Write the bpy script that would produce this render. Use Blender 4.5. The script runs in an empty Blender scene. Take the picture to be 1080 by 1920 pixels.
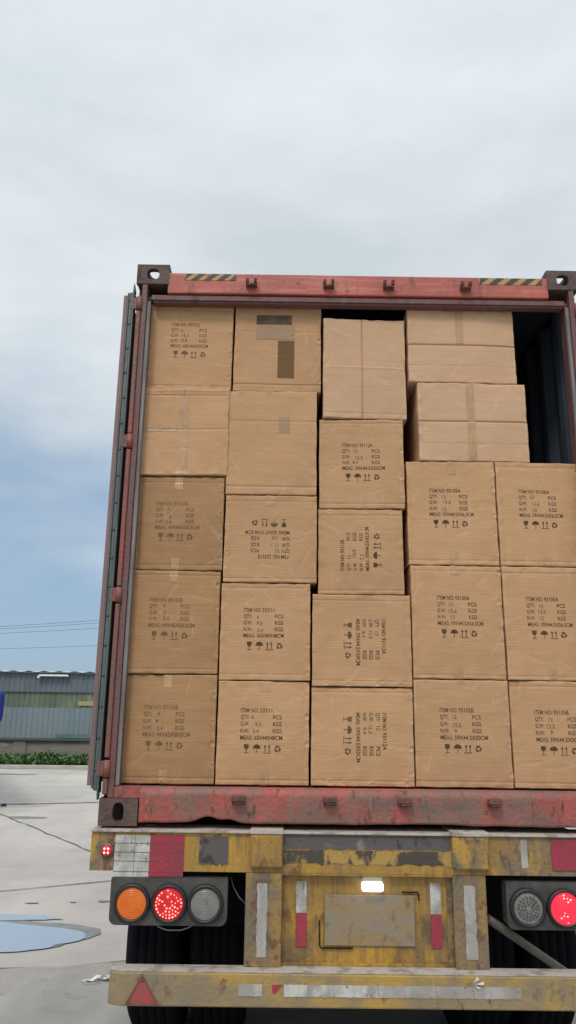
import bpy, bmesh, math, random
from mathutils import Vector, Matrix, noise
R = math.radians
sc = bpy.context.scene
C = sc.collection
random.seed(7)

# ------------------------------------------------------------------ camera
F_PX, TILT, YAW, ROLL = 1425.84, 0.260376, 0.003773, 0.013171
CAM = Vector((0.8346, -3.7206, 1.6797))
c, s = math.cos(YAW), math.sin(YAW)
f0 = Vector((s, c, 0)); rt = Vector((c, -s, 0)); zz = Vector((0, 0, 1))
fw = f0*math.cos(TILT) + zz*math.sin(TILT); up = -f0*math.sin(TILT) + zz*math.cos(TILT)
cr, sr = math.cos(ROLL), math.sin(ROLL)
cx_, cy_ = rt*cr + up*sr, up*cr - rt*sr
cam = bpy.data.cameras.new('camera'); cam.sensor_fit = 'VERTICAL'; cam.sensor_height = 36
cam.lens = F_PX/1920*36; cam.clip_start = 0.05; cam.clip_end = 3000
co = bpy.data.objects.new('camera', cam); C.objects.link(co)
m3 = Matrix((cx_, cy_, -fw)).transposed()
co.matrix_world = Matrix.Translation(CAM) @ m3.to_4x4()
sc.camera = co

# ------------------------------------------------------------------ world
SUN_EL, SUN_AZ = R(50), R(200)          # azimuth clockwise from +Y: behind the camera, a bit to the left
w = bpy.data.worlds.new("World"); sc.world = w; w.use_nodes = True
nt = w.node_tree; N = nt.nodes; L = nt.links
for n in list(N): N.remove(n)
out = N.new('ShaderNodeOutputWorld'); bg = N.new('ShaderNodeBackground'); bg.inputs[1].default_value = 0.1
L.new(bg.outputs[0], out.inputs[0])
sky = N.new('ShaderNodeTexSky'); sky.sky_type = 'NISHITA'; sky.sun_disc = False
sky.sun_elevation = SUN_EL; sky.sun_rotation = SUN_AZ; sky.air_density = 1.0; sky.dust_density = 1.5; sky.ozone_density = 1.5
tc = N.new('ShaderNodeTexCoord')
def wn(t, **k):
    n = N.new(t)
    for a, b in k.items(): setattr(n, a, b)
    return n
def wmath(op, a, b=None, cl=False):
    n = wn('ShaderNodeMath', operation=op, use_clamp=cl)
    for i, v in enumerate((a, b)):
        if v is None: continue
        if isinstance(v, (int, float)): n.inputs[i].default_value = v
        else: L.new(v, n.inputs[i])
    return n.outputs[0]
sep = wn('ShaderNodeSeparateXYZ'); L.new(tc.outputs['Generated'], sep.inputs[0])
den = wmath('ADD', wmath('MAXIMUM', sep.outputs[2], 0.0), 0.35)
cmb = wn('ShaderNodeCombineXYZ')
L.new(wmath('DIVIDE', sep.outputs[0], den), cmb.inputs[0]); L.new(wmath('DIVIDE', sep.outputs[1], den), cmb.inputs[1])
L.new(wmath('MULTIPLY', sep.outputs[2], 2.2), cmb.inputs[2])
n1 = wn('ShaderNodeTexNoise'); n1.inputs['Scale'].default_value = 2.1; n1.inputs['Detail'].default_value = 4; n1.inputs['Roughness'].default_value = .5
L.new(cmb.outputs[0], n1.inputs[0])
n2 = wn('ShaderNodeTexNoise'); n2.inputs['Scale'].default_value = 1.9; n2.inputs['Detail'].default_value = 6; n2.inputs['Roughness'].default_value = .55; n2.inputs['Distortion'].default_value = .1
mp = wn('ShaderNodeVectorMath', operation='ADD'); mp.inputs[1].default_value = (3.3, 1.7, 4.1)
L.new(cmb.outputs[0], mp.inputs[0]); L.new(mp.outputs[0], n2.inputs[0])
# cover rises from the clear strip at the horizon to closed cloud overhead
m = wmath('ADD', wmath('MULTIPLY', sep.outputs[2], 3.3), -0.86)
m = wmath('ADD', m, wmath('MULTIPLY', wmath('ADD', n1.outputs[0], -0.5), 2.4))
m = wmath('ADD', m, wmath('MULTIPLY', sep.outputs[0], 0.7))
mr = wn('ShaderNodeMapRange', interpolation_type='SMOOTHSTEP'); L.new(m, mr.inputs[0])
mr.inputs[1].default_value = -0.75; mr.inputs[2].default_value = 0.65; mr.inputs[3].default_value = 0.0; mr.inputs[4].default_value = 1
cr1 = wn('ShaderNodeValToRGB'); e = cr1.color_ramp.elements
e[0].position = .36; e[0].color = (.60, .67, .72, 1); e[1].position = .64; e[1].color = (.79, .85, .885, 1)
L.new(n2.outputs[0], cr1.inputs[0])
# cloud lit more strongly on the sun's side of the sky
sd = Vector((math.sin(SUN_AZ)*math.cos(SUN_EL), math.cos(SUN_AZ)*math.cos(SUN_EL), math.sin(SUN_EL)))
dt = wn('ShaderNodeVectorMath', operation='DOT_PRODUCT'); L.new(tc.outputs['Generated'], dt.inputs[0]); dt.inputs[1].default_value = sd
# overcast sky brightest overhead; zenith boost above the frame added for top-down light
glow = wmath('ADD', wmath('MULTIPLY', wmath('MAXIMUM', dt.outputs['Value'], 0.0), 5.0), 10.0)
glow = wmath('ADD', glow, wmath('MULTIPLY', wmath('MAXIMUM', wmath('SUBTRACT', sep.outputs[2], 0.84), 0.0), 90.0))
vs = wn('ShaderNodeVectorMath', operation='SCALE'); L.new(cr1.outputs[0], vs.inputs[0]); L.new(glow, vs.inputs['Scale'])
# thin veil over the clear part so that it reads pale blue
skm = wn('ShaderNodeMix', data_type='RGBA'); skm.inputs[0].default_value = 0.72
L.new(sky.outputs[0], skm.inputs[6]); skm.inputs[7].default_value = (3.5, 5.0, 6.8, 1)
mx = wn('ShaderNodeMix', data_type='RGBA'); L.new(mr.outputs[0], mx.inputs[0]); L.new(skm.outputs[2], mx.inputs[6]); L.new(vs.outputs[0], mx.inputs[7])
L.new(mx.outputs[2], bg.inputs[0])

sun = bpy.data.lights.new('sun', 'SUN'); sun.energy = 1.5; sun.angle = R(14); sun.color = (1, .955, .89)
so = bpy.data.objects.new('sun', sun); C.objects.link(so)
so.rotation_euler = sd.to_track_quat('Z', 'Y').to_euler(); so.location = (0, -5, 12)
vsn = sc.view_settings; sc.display_settings.display_device = 'sRGB'
vsn.view_transform = 'Standard'; vsn.look = 'None'; vsn.exposure = 0.0; vsn.gamma = 1; vsn.use_curve_mapping = False

# ------------------------------------------------------------------ materials
def wear_highlight(m, col):  # pale scuffs plus crease highlights painted into the carton colour
    nt = m.node_tree; N = nt.nodes; L = nt.links; p = N['Principled BSDF']; src = p.inputs['Base Color'].links[0].from_socket
    a = N.new('ShaderNodeAttribute'); a.attribute_name = 'wear_highlight'; x = N.new('ShaderNodeMix'); x.data_type = 'RGBA'
    L.new(a.outputs['Fac'], x.inputs[0]); L.new(src, x.inputs[6]); x.inputs[7].default_value = (*col, 1); L.new(x.outputs[2], p.inputs['Base Color'])
def mat(name, base, rough=.6, metal=0, layers=(), bump=0, bscale=60, bstretch=(1, 1, 1), rand=0, spec=.5,
        emis=None, estr=0, bdetail=4):
    """layers: (colour, noise scale xyz, threshold, softness, strength)"""
    m = bpy.data.materials.new(name); m.use_nodes = True
    nt = m.node_tree; N = nt.nodes; L = nt.links
    p = N['Principled BSDF']; p.inputs['Roughness'].default_value = rough; p.inputs['Metallic'].default_value = metal
    p.inputs['Specular IOR Level'].default_value = spec
    rgb = N.new('ShaderNodeRGB'); rgb.outputs[0].default_value = (*base, 1); cur = rgb.outputs[0]
    tc = N.new('ShaderNodeTexCoord')
    for i, (col, scl, th, so_, st) in enumerate(layers):
        mp = N.new('ShaderNodeMapping'); mp.inputs['Scale'].default_value = scl
        mp.inputs['Location'].default_value = (i*3.7+1.1, i*1.9, i*5.3)
        L.new(tc.outputs['Object'], mp.inputs[0])
        nz = N.new('ShaderNodeTexNoise'); nz.inputs['Scale'].default_value = 1; nz.inputs['Detail'].default_value = 7
        nz.inputs['Roughness'].default_value = .62; L.new(mp.outputs[0], nz.inputs[0])
        r = N.new('ShaderNodeMapRange'); r.inputs[1].default_value = th-so_; r.inputs[2].default_value = th+so_
        r.inputs[4].default_value = st; L.new(nz.outputs[0], r.inputs[0])
        x = N.new('ShaderNodeMix'); x.data_type = 'RGBA'; L.new(r.outputs[0], x.inputs[0]); L.new(cur, x.inputs[6])
        x.inputs[7].default_value = (*col, 1); cur = x.outputs[2]
    if rand:
        oi = N.new('ShaderNodeObjectInfo'); r = N.new('ShaderNodeMapRange'); L.new(oi.outputs['Random'], r.inputs[0])
        r.inputs[3].default_value = 1-rand; r.inputs[4].default_value = 1+rand
        h = N.new('ShaderNodeHueSaturation'); L.new(r.outputs[0], h.inputs['Value']); L.new(cur, h.inputs['Color']); cur = h.outputs[0]
    L.new(cur, p.inputs['Base Color'])
    if bump:
        mp = N.new('ShaderNodeMapping'); mp.inputs['Scale'].default_value = bstretch; L.new(tc.outputs['Object'], mp.inputs[0])
        nz = N.new('ShaderNodeTexNoise'); nz.inputs['Scale'].default_value = bscale; nz.inputs['Detail'].default_value = bdetail
        L.new(mp.outputs[0], nz.inputs[0])
        b = N.new('ShaderNodeBump'); b.inputs['Strength'].default_value = bump; b.inputs['Distance'].default_value = .01
        L.new(nz.outputs[0], b.inputs['Height']); L.new(b.outputs[0], p.inputs['Normal'])
    if emis: p.inputs['Emission Color'].default_value = (*emis, 1); p.inputs['Emission Strength'].default_value = estr
    return m

RUST = (.07, .035, .022); GRIME = (.075, .06, .045); DARK = (.025, .02, .02)
M = {}
M['card'] = mat('cardboard', (.49, .28, .143), .72, layers=[((.40, .222, .112), (3, 3, 3), .55, .15, .6), ((.44, .25, .125), (1.2, 1.2, 34), .54, .08, .5), ((.55, .355, .21), (14, 14, 60), .6, .1, .35),
    ((.40, .235, .12), (260, 260, 3), .6, .2, .18), ((.38, .225, .12), (9, 9, 9), .72, .06, .5)], bump=.22, bscale=1, bstretch=(5, 5, 170), rand=.06, spec=.25)
M['cardl'] = mat('pale_cardboard', (.55, .34, .205), .72, layers=[((.46, .28, .165), (3, 3, 3), .55, .15, .6), ((.48, .30, .175), (1.2, 1.2, 34), .54, .08, .5), ((.58, .385, .245), (14, 14, 60), .6, .1, .35),
    ((.44, .265, .15), (260, 260, 3), .6, .2, .18), ((.44, .27, .15), (9, 9, 9), .72, .06, .5)], bump=.22, bscale=1, bstretch=(5, 5, 170), rand=.04, spec=.25)
M['cardd'] = mat('shaded_brown_cardboard', (.375, .208, .098), .72, layers=[((.285, .157, .072), (3, 3, 3), .55, .15, .6), ((.31, .173, .08), (1.2, 1.2, 34), .54, .08, .5), ((.42, .255, .14), (14, 14, 60), .6, .1, .35),
    ((.28, .16, .075), (260, 260, 3), .6, .2, .18), ((.27, .15, .07), (9, 9, 9), .70, .06, .5)], bump=.22, bscale=1, bstretch=(5, 5, 170), rand=.05, spec=.25)  # deeper tone carries the shade on the lower left stack in its colour
M['tape'] = mat('packing_tape', (.45, .265, .135), .42, layers=[((.33, .195, .095), (60, 60, 10), .5, .1, .6)], bump=.2, bscale=60, spec=.5)
wear_highlight(M['card'], (.62, .42, .26)); wear_highlight(M['cardl'], (.68, .49, .33)); wear_highlight(M['cardd'], (.56, .36, .20))
M['print'] = mat('printed_ink', (.06, .036, .022), .8, layers=[((.20, .125, .07), (8, 8, 8), .56, .08, .7), ((.15, .09, .05), (130, 130, 130), .58, .06, .7)], spec=.2)
M['printf'] = mat('faded_printed_ink', (.12, .07, .038), .8, layers=[((.24, .145, .075), (8, 8, 8), .52, .08, .8), ((.2, .12, .065), (130, 130, 130), .55, .06, .7)], spec=.2)
M['stamp'] = mat('stamped_ink', (.10, .066, .04), .8, layers=[((.30, .19, .11), (110, 110, 110), .5, .08, .8)], spec=.2)
M['blot'] = mat('dark_print', (.10, .065, .05), .8, layers=[((.2, .13, .09), (20, 20, 20), .6, .1, .6)], spec=.2)
M['blot2'] = mat('brown_print', (.15, .085, .035), .8, spec=.2)
M['blot3'] = mat('faded_print', (.31, .205, .13), .8, layers=[((.38, .25, .15), (16, 16, 16), .5, .2, .8)], spec=.2)
M['red'] = mat('red_container_paint', (.44, .10, .068), .55, layers=[((.31, .07, .052), (3, 4, 4), .5, .1, .8), ((.5, .19, .14), (2.5, 9, 30), .57, .06, .6), ((.2, .08, .06), (50, 50, 3), .62, .05, .6), ((.16, .055, .04), (9, 9, 5), .66, .06, .8),
    (RUST, (22, 22, 14), .67, .03, .95), ((.45, .2, .17), (40, 40, 3), .66, .08, .5)], bump=.25, bscale=45)
M['redworn'] = mat('worn_red_container_paint', (.42, .085, .065), .6, layers=[((.26, .06, .05), (5, 5, 5), .48, .1, .8), ((.17, .11, .08), (2.3, 6, 1.2), .52, .06, .9),
    ((.30, .18, .06), (9, 9, .8), .655, .02, .75), ((.20, .12, .09), (40, 40, 2.5), .58, .07, .7), (RUST, (26, 26, 10), .62, .04, .8), ((.11, .09, .075), (4, 4, 16), .58, .08, .7)], bump=.5, bscale=50)
M['maroon'] = mat('maroon_post_paint', (.15, .05, .05), .6, layers=[((.13, .085, .075), (20, 20, 3), .5, .1, .8), (RUST, (40, 40, 8), .62, .05, .8)], bump=.4, bscale=50)
M['bar'] = mat('red_hinge_paint', (.25, .06, .048), .55, layers=[((.14, .075, .055), (14, 14, 3), .47, .06, .85), (RUST, (40, 40, 12), .64, .04, .8)], bump=.4, bscale=50)
M['cast'] = mat('rusty_casting_steel', (.085, .05, .042), .75, layers=[((.13, .075, .06), (9, 9, 9), .52, .1, .8), (DARK, (30, 30, 12), .6, .06, .8), ((.16, .10, .08), (60, 60, 60), .66, .04, .6)], bump=.7, bscale=70)
M['lug'] = mat('rusty_red_lug_steel', (.16, .055, .045), .7, layers=[((.07, .04, .033), (30, 30, 30), .5, .08, .9)], bump=.6, bscale=60)
M['rubber'] = mat('grey_green_gasket', (.105, .125, .115), .6, layers=[((.06, .07, .07), (30, 30, 2), .5, .1, .8), ((.16, .18, .17), (60, 60, 4), .62, .06, .6)], bump=.2)
M['rubberg'] = mat('pale_door_seal', (.21, .20, .185), .65, layers=[((.11, .09, .085), (30, 30, 3), .5, .1, .8)], bump=.2)
M['doorp'] = mat('faded_pink_door_paint', (.23, .125, .12), .6, layers=[((.15, .10, .09), (12, 12, 2), .5, .1, .8), ((.28, .2, .18), (40, 40, 4), .62, .06, .6)], bump=.3)
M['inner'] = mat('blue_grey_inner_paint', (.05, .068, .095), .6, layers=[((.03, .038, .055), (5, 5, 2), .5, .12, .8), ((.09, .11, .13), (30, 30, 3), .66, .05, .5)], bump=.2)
M['woodfloor'] = mat('plywood_floor', (.12, .08, .05), .8)
M['haz_y'] = mat('hazard_yellow', (.42, .25, .075), .6, layers=[((.16, .09, .05), (24, 24, 24), .6, .06, .9)])
M['haz_k'] = mat('hazard_black', (.045, .04, .045), .6, layers=[((.15, .09, .07), (24, 24, 24), .64, .06, .9)])
M['yel'] = mat('yellow_trailer_paint', (.47, .255, .028), .55, layers=[((.33, .175, .025), (4, 4, 4), .5, .1, .8), (GRIME, (4, 5, 2.0), .57, .06, .85), ((.17, .115, .055), (1.1, 1.1, 1.1), .57, .06, .5), ((.10, .08, .06), (60, 60, 3), .60, .06, .6), ((.14, .055, .02), (14, 14, 9), .62, .03, .8),
    ((.20, .13, .06), (30, 30, 6), .58, .08, .7), (DARK, (45, 45, 30), .69, .03, .9)], bump=.4, bscale=50)
M['yelg'] = mat('grimy_yellow_paint', (.27, .165, .055), .65, layers=[((.15, .12, .09), (5, 5, 3), .50, .07, .9), ((.44, .25, .035), (9, 9, 3), .56, .04, .85), ((.13, .055, .025), (16, 16, 12), .6, .03, .8),
    ((.09, .07, .055), (26, 26, 10), .60, .05, .8), (DARK, (60, 60, 40), .69, .03, .9)], bump=.6, bscale=50)
M['bump_'] = mat('dusty_bumper_paint', (.27, .20, .10), .6, layers=[((.42, .25, .045), (2.2, 6, 6), .50, .04, .9), ((.15, .065, .03), (14, 14, 10), .61, .03, .8), ((.20, .16, .11), (6, 6, 3), .5, .1, .7), ((.10, .08, .06), (36, 36, 20), .66, .04, .9)], bump=.4, bscale=50)
M['top'] = mat('pale_steel_top', (.42, .36, .31), .7, layers=[((.22, .18, .15), (14, 14, 14), .56, .06, .8)], bump=.4, bscale=50)  # paler tone for upward faces of beam, bolsters and bumper
M['whiter'] = mat('white_reflective_tape', (.52, .50, .46), .45, layers=[((.27, .26, .23), (11, 11, 8), .5, .08, .85), ((.13, .12, .10), (50, 50, 30), .62, .04, .8)], bump=.2)
M['redr'] = mat('red_reflective_tape', (.34, .03, .055), .4, layers=[((.22, .035, .045), (12, 12, 8), .52, .1, .8), ((.2, .06, .06), (60, 60, 30), .66, .04, .7)], bump=.2)
M['redtri'] = mat('worn_red_reflector', (.34, .06, .055), .4, layers=[((.2, .08, .06), (24, 24, 18), .54, .06, .8)], bump=.3)
M['wstrip'] = mat('worn_white_strip', (.40, .37, .34), .6, layers=[((.24, .19, .12), (7, 7, 7), .52, .06, .8), ((.30, .27, .25), (30, 30, 5), .5, .08, .8), ((.2, .16, .12), (50, 50, 20), .64, .04, .8)], bump=.2)
M['plast'] = mat('black_plastic', (.04, .036, .033), .5, layers=[((.085, .075, .065), (9, 9, 9), .5, .12, .8)], bump=.2)
M['ring'] = mat('black_rubber_ring', (.012, .012, .013), .5)
M['orange'] = mat('orange_lens', (.62, .13, .012), .25, layers=[((.45, .09, .01), (25, 25, 25), .55, .1, .6)], emis=(.8, .15, .01), estr=.12)
M['grey'] = mat('grey_lens', (.20, .19, .17), .25, layers=[((.11, .105, .10), (40, 40, 40), .55, .08, .7)])
M['redl'] = mat('red_lens', (.35, .01, .015), .25, emis=(1, .01, .02), estr=.3)
M['redlb'] = mat('bright_red_lens', (.6, .01, .015), .25, emis=(1, .012, .03), estr=1.9)
M['led'] = mat('lit_red_led', (.9, .2, .15), .3, emis=(1, .22, .15), estr=3.2)
M['ledw'] = mat('lit_pink_led', (.9, .4, .35), .3, emis=(1, .35, .3), estr=2.2)
M['lamp'] = mat('lit_white_lens', (.9, .95, .9), .3, emis=(.92, 1, .93), estr=3.0)
M['housing'] = mat('grey_lamp_housing', (.25, .22, .15), .5)
M['tyre'] = mat('black_tyre_rubber', (.008, .008, .010), .95, bump=.3, bscale=30, spec=.08)
M['steel'] = mat('dark_chassis_steel', (.012, .012, .014), .8, bump=.3, spec=.2)
M['tube'] = mat('grey_brown_tube_paint', (.15, .125, .10), .5, layers=[((.08, .07, .06), (15, 15, 15), .55, .08, .8)], bump=.2)
M['rim'] = mat('grey_wheel_steel', (.25, .25, .24), .5, metal=.4)
M['plate'] = mat('dirty_number_plate', (.27, .185, .085), .55, layers=[((.23, .2, .17), (9, 9, 12), .5, .08, .7), ((.12, .09, .055), (20, 20, 14), .6, .06, .6)], bump=.2)
M['patch'] = mat('dark_grime_patch', (.095, .08, .075), .7, layers=[((.22, .20, .18), (9, 9, 9), .6, .04, .8), ((.03, .026, .024), (11, 11, 9), .6, .03, .85)], bump=.3)
M['patchy'] = mat('flaking_yellow_patch', (.38, .23, .06), .7, layers=[((.045, .038, .035), (9, 9, 4), .47, .03, .95), ((.36, .25, .13), (12, 12, 7), .62, .03, .7)], bump=.3)
M['wire'] = mat('grey_cable', (.12, .12, .125), .6)
M['wirel'] = mat('pale_cable', (.25, .22, .2), .6)
M['blue'] = mat('blue_truck_paint', (.008, .028, .19), .35, spec=.6)
M['glass'] = mat('dark_glass', (.02, .025, .03), .08)
M['concwall'] = mat('stained_concrete', (.20, .18, .155), .85, layers=[((.11, .095, .08), (.6, .6, 3), .5, .08, .8), ((.36, .33, .29), (1.1, 1.1, 5), .6, .05, .8), ((.14, .15, .08), (.7, .7, 4), .6, .08, .7)], bump=.5, bscale=8)
M['side'] = mat('grey_blue_siding', (.185, .23, .25), .5, layers=[((.14, .18, .20), (.7, .7, .5), .5, .12, .7), ((.20, .25, .275), (7, 7, .3), .6, .08, .5), ((.12, .23, .17), (.35, .3, 1.5), .71, .05, .6)])
M['sideu'] = mat('darker_upper_siding', (.125, .15, .17), .5, layers=[((.105, .125, .145), (.7, .7, .5), .5, .12, .7), ((.155, .18, .20), (7, 7, .4), .6, .08, .5)])
M['trans'] = mat('yellowed_translucent_panel', (.145, .17, .115), .4, layers=[((.10, .125, .10), (1.6, 1.6, .6), .5, .08, .8), ((.24, .26, .14), (3, 3, 1.5), .62, .05, .8)])
M['notice'] = mat('faded_notice', (.32, .29, .13), .7)
M['greens'] = mat('green_skirting_paint', (.05, .15, .10), .6, layers=[((.12, .17, .16), (.8, 1, 8), .5, .08, .8)])
M['roofs'] = mat('pale_green_roof', (.42, .48, .42), .5, layers=[((.3, .35, .32), (1, 1, 1), .55, .1, .6)])
M['roofe'] = mat('dark_roof_edge', (.10, .115, .12), .6)
M['white'] = mat('white_paint', (.7, .7, .68), .5)
M['paper'] = mat('white_paper', (.75, .74, .72), .8)
M['sill'] = mat('dark_steel_ledge', (.07, .075, .08), .6)
M['conc'] = mat('concrete_pavement', (.465, .43, .39), .8, layers=[((.39, .365, .33), (.35, .5, 1), .5, .12, .8), ((.345, .325, .295), (1.3, 1.7, 1), .55, .1, .6),
    ((.54, .495, .45), (.8, .25, 1), .55, .1, .7), ((.22, .21, .19), (6, 8, 1), .70, .05, .5), ((.12, .115, .11), (28, 28, 1), .76, .02, .7)], bump=.35, bscale=14, spec=.35, bdetail=8)
M['concd'] = mat('darker_concrete_slab', (.33, .315, .28), .8, layers=[((.27, .25, .225), (1.6, 2.2, 1), .5, .12, .8), ((.42, .39, .355), (2.3, .9, 1), .56, .1, .6), ((.20, .19, .175), (7, 9, 1), .66, .05, .6)], bump=.35, bscale=14, spec=.35, bdetail=8)
M['kerb'] = mat('pale_kerb_concrete', (.42, .40, .34), .8, layers=[((.28, .26, .22), (2, 2, 2), .55, .1, .8)], bump=.3)
M['joint'] = mat('dark_joint', (.10, .095, .085), .9, layers=[((.2, .19, .16), (8, 8, 8), .55, .1, .6)])
M['jointg'] = mat('wet_green_joint', (.13, .15, .115), .5)
M['wet'] = mat('damp_concrete', (.17, .17, .16), .4, layers=[((.30, .29, .27), (5, 5, 1), .5, .1, .7)])
M['soil'] = mat('soil', (.07, .05, .035), .95, bump=.5)
M['leaf'] = mat('green_leaves', (.07, .155, .035), .55, layers=[((.035, .09, .02), (7, 7, 7), .5, .08, .8), ((.13, .22, .06), (16, 16, 16), .6, .06, .8)])
M['leaf'].node_tree.nodes['Principled BSDF'].inputs['Roughness'].default_value = .5
M['water'] = mat('puddle_water', (.34, .40, .46), .03, spec=1.0)
M['water'].node_tree.nodes['Principled BSDF'].inputs['IOR'].default_value = 2.6
M['stone'] = mat('dark_stone', (.05, .05, .045), .9)

# ------------------------------------------------------------------ geometry helpers
class MB:
    def __init__(s): s.b = bmesh.new(); s.mi = 0
    def box(s, x0, x1, y0, y1, z0, z1, bev=0):
        t = bmesh.new(); bmesh.ops.create_cube(t, size=1)
        for v in t.verts: v.co = Vector(((x0+x1)/2+v.co.x*(x1-x0), (y0+y1)/2+v.co.y*(y1-y0), (z0+z1)/2+v.co.z*(z1-z0)))
        if bev: bmesh.ops.bevel(t, geom=list(t.edges), offset=bev, segments=2, profile=.5, affect='EDGES')
        s.add(t); return s
    def add(s, t, M4=None):
        if M4: t.transform(M4)
        for f in t.faces: f.material_index = s.mi
        me = bpy.data.meshes.new('t'); t.to_mesh(me); t.free(); s.b.from_mesh(me); bpy.data.meshes.remove(me); return s
    def tube(s, pts, r, seg=8, cap=True):
        pts = [Vector(p) for p in pts]; rings = []
        for i, p in enumerate(pts):
            a = pts[max(i-1, 0)]; b = pts[min(i+1, len(pts)-1)]; d = (b-a).normalized()
            u = d.orthogonal().normalized() if i == 0 else (u - d*u.dot(d)).normalized()
            v = d.cross(u); rr = r[i] if isinstance(r, (list, tuple)) else r
            rings.append([s.b.verts.new(p+(u*math.cos(2*math.pi*k/seg)+v*math.sin(2*math.pi*k/seg))*rr) for k in range(seg)])
        for i in range(len(rings)-1):
            for k in range(seg):
                f = s.b.faces.new((rings[i][k], rings[i][(k+1) % seg], rings[i+1][(k+1) % seg], rings[i+1][k])); f.smooth = True; f.material_index = s.mi
        if cap:
            for q in (rings[0][::-1], rings[-1]): s.b.faces.new(q).material_index = s.mi
        return s
    def lathe(s, prof, cen, axis='y', seg=32, smooth=True):
        """prof: (radius, along) pairs; axis y towards the viewer is minus"""
        cen = Vector(cen); rings = []
        for (r, h) in prof:
            ring = []
            for k in range(seg):
                a = 2*math.pi*k/seg; q = (r*math.cos(a), r*math.sin(a))
                if axis == 'y': p = (q[0], h, q[1])
                elif axis == 'x': p = (h, q[0], q[1])
                else: p = (q[0], q[1], h)
                ring.append(s.b.verts.new(cen+Vector(p)))
            rings.append(ring)
        for i in range(len(rings)-1):
            for k in range(seg):
                f = s.b.faces.new((rings[i][k], rings[i][(k+1) % seg], rings[i+1][(k+1) % seg], rings[i+1][k])); f.smooth = smooth; f.material_index = s.mi
        for q in (rings[0], rings[-1]): s.b.faces.new(q).material_index = s.mi
        return s
    def prism(s, pts, y0, y1, plane='xz'):
        """polygon in a plane pulled along the third axis"""
        def P(p, h): return (p[0], h, p[1]) if plane == 'xz' else ((h, p[0], p[1]) if plane == 'yz' else (p[0], p[1], h))
        a = [s.b.verts.new(P(p, y0)) for p in pts]; b = [s.b.verts.new(P(p, y1)) for p in pts]; n = len(pts)
        fs = [s.b.faces.new(a), s.b.faces.new(b[::-1])]
        for i in range(n): fs.append(s.b.faces.new((a[i], b[i], b[(i+1) % n], a[(i+1) % n])))
        for f in fs: f.material_index = s.mi
        return s
    def plate_hole(s, o, u, v, n, wu, wv, th, hu, hv, seg=28, sq=3.0):
        """a plate wu x wv centred on o (axes u, v), thickness th along n, with an oval hole hu x hv"""
        o, u, v, n = map(Vector, (o, u, v, n)); R_ = []
        for k in range(seg):
            a = 2*math.pi*(k+.5)/seg; ca, sa = math.cos(a), math.sin(a)
            q = 1/max(abs(ca), abs(sa)); ou = (ca*q*wu/2, sa*q*wv/2)
            e = (abs(ca)**sq+abs(sa)**sq)**(-1/sq); inn = (ca*e*hu/2, sa*e*hv/2)
            R_.append([s.b.verts.new(o+u*p[0]+v*p[1]+n*h) for p, h in ((ou, 0), (inn, 0), (inn, th), (ou, th))])
        for k in range(seg):
            A, B = R_[k], R_[(k+1) % seg]
            for i in range(4):
                f = s.b.faces.new((A[i], A[(i+1) % 4], B[(i+1) % 4], B[i])); f.material_index = s.mi
        return s
    def build(s, name, ms, parent=None, loc=(0, 0, 0)):
        bmesh.ops.recalc_face_normals(s.b, faces=list(s.b.faces))
        me = bpy.data.meshes.new(name); s.b.to_mesh(me); s.b.free()
        return link(name, me, ms, parent, loc)
def link(name, me, ms, parent=None, loc=(0, 0, 0)):
    for q in (ms if isinstance(ms, (list, tuple)) else [ms]): me.materials.append(M[q])
    o = bpy.data.objects.new(name, me); C.objects.link(o)
    if parent: o.parent = parent
    o.location = loc; return o
def tag(o, label=None, cat=None, group=None, kind=None):
    if label: o['label'] = label
    if cat: o['category'] = cat
    if group: o['group'] = group
    if kind: o['kind'] = kind
    return o
def thing(name, label, cat, loc=(0, 0, 0), group=None):
    o = bpy.data.objects.new(name, None); o.empty_display_size = .1; C.objects.link(o); o.location = loc
    return tag(o, label, cat, group)
def off(parent, x=0, y=0, z=0):        # parts of a thing are written in world coordinates; shift back by the thing's place
    l = parent.location; return (-l.x+x, -l.y+y, -l.z+z)

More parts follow.
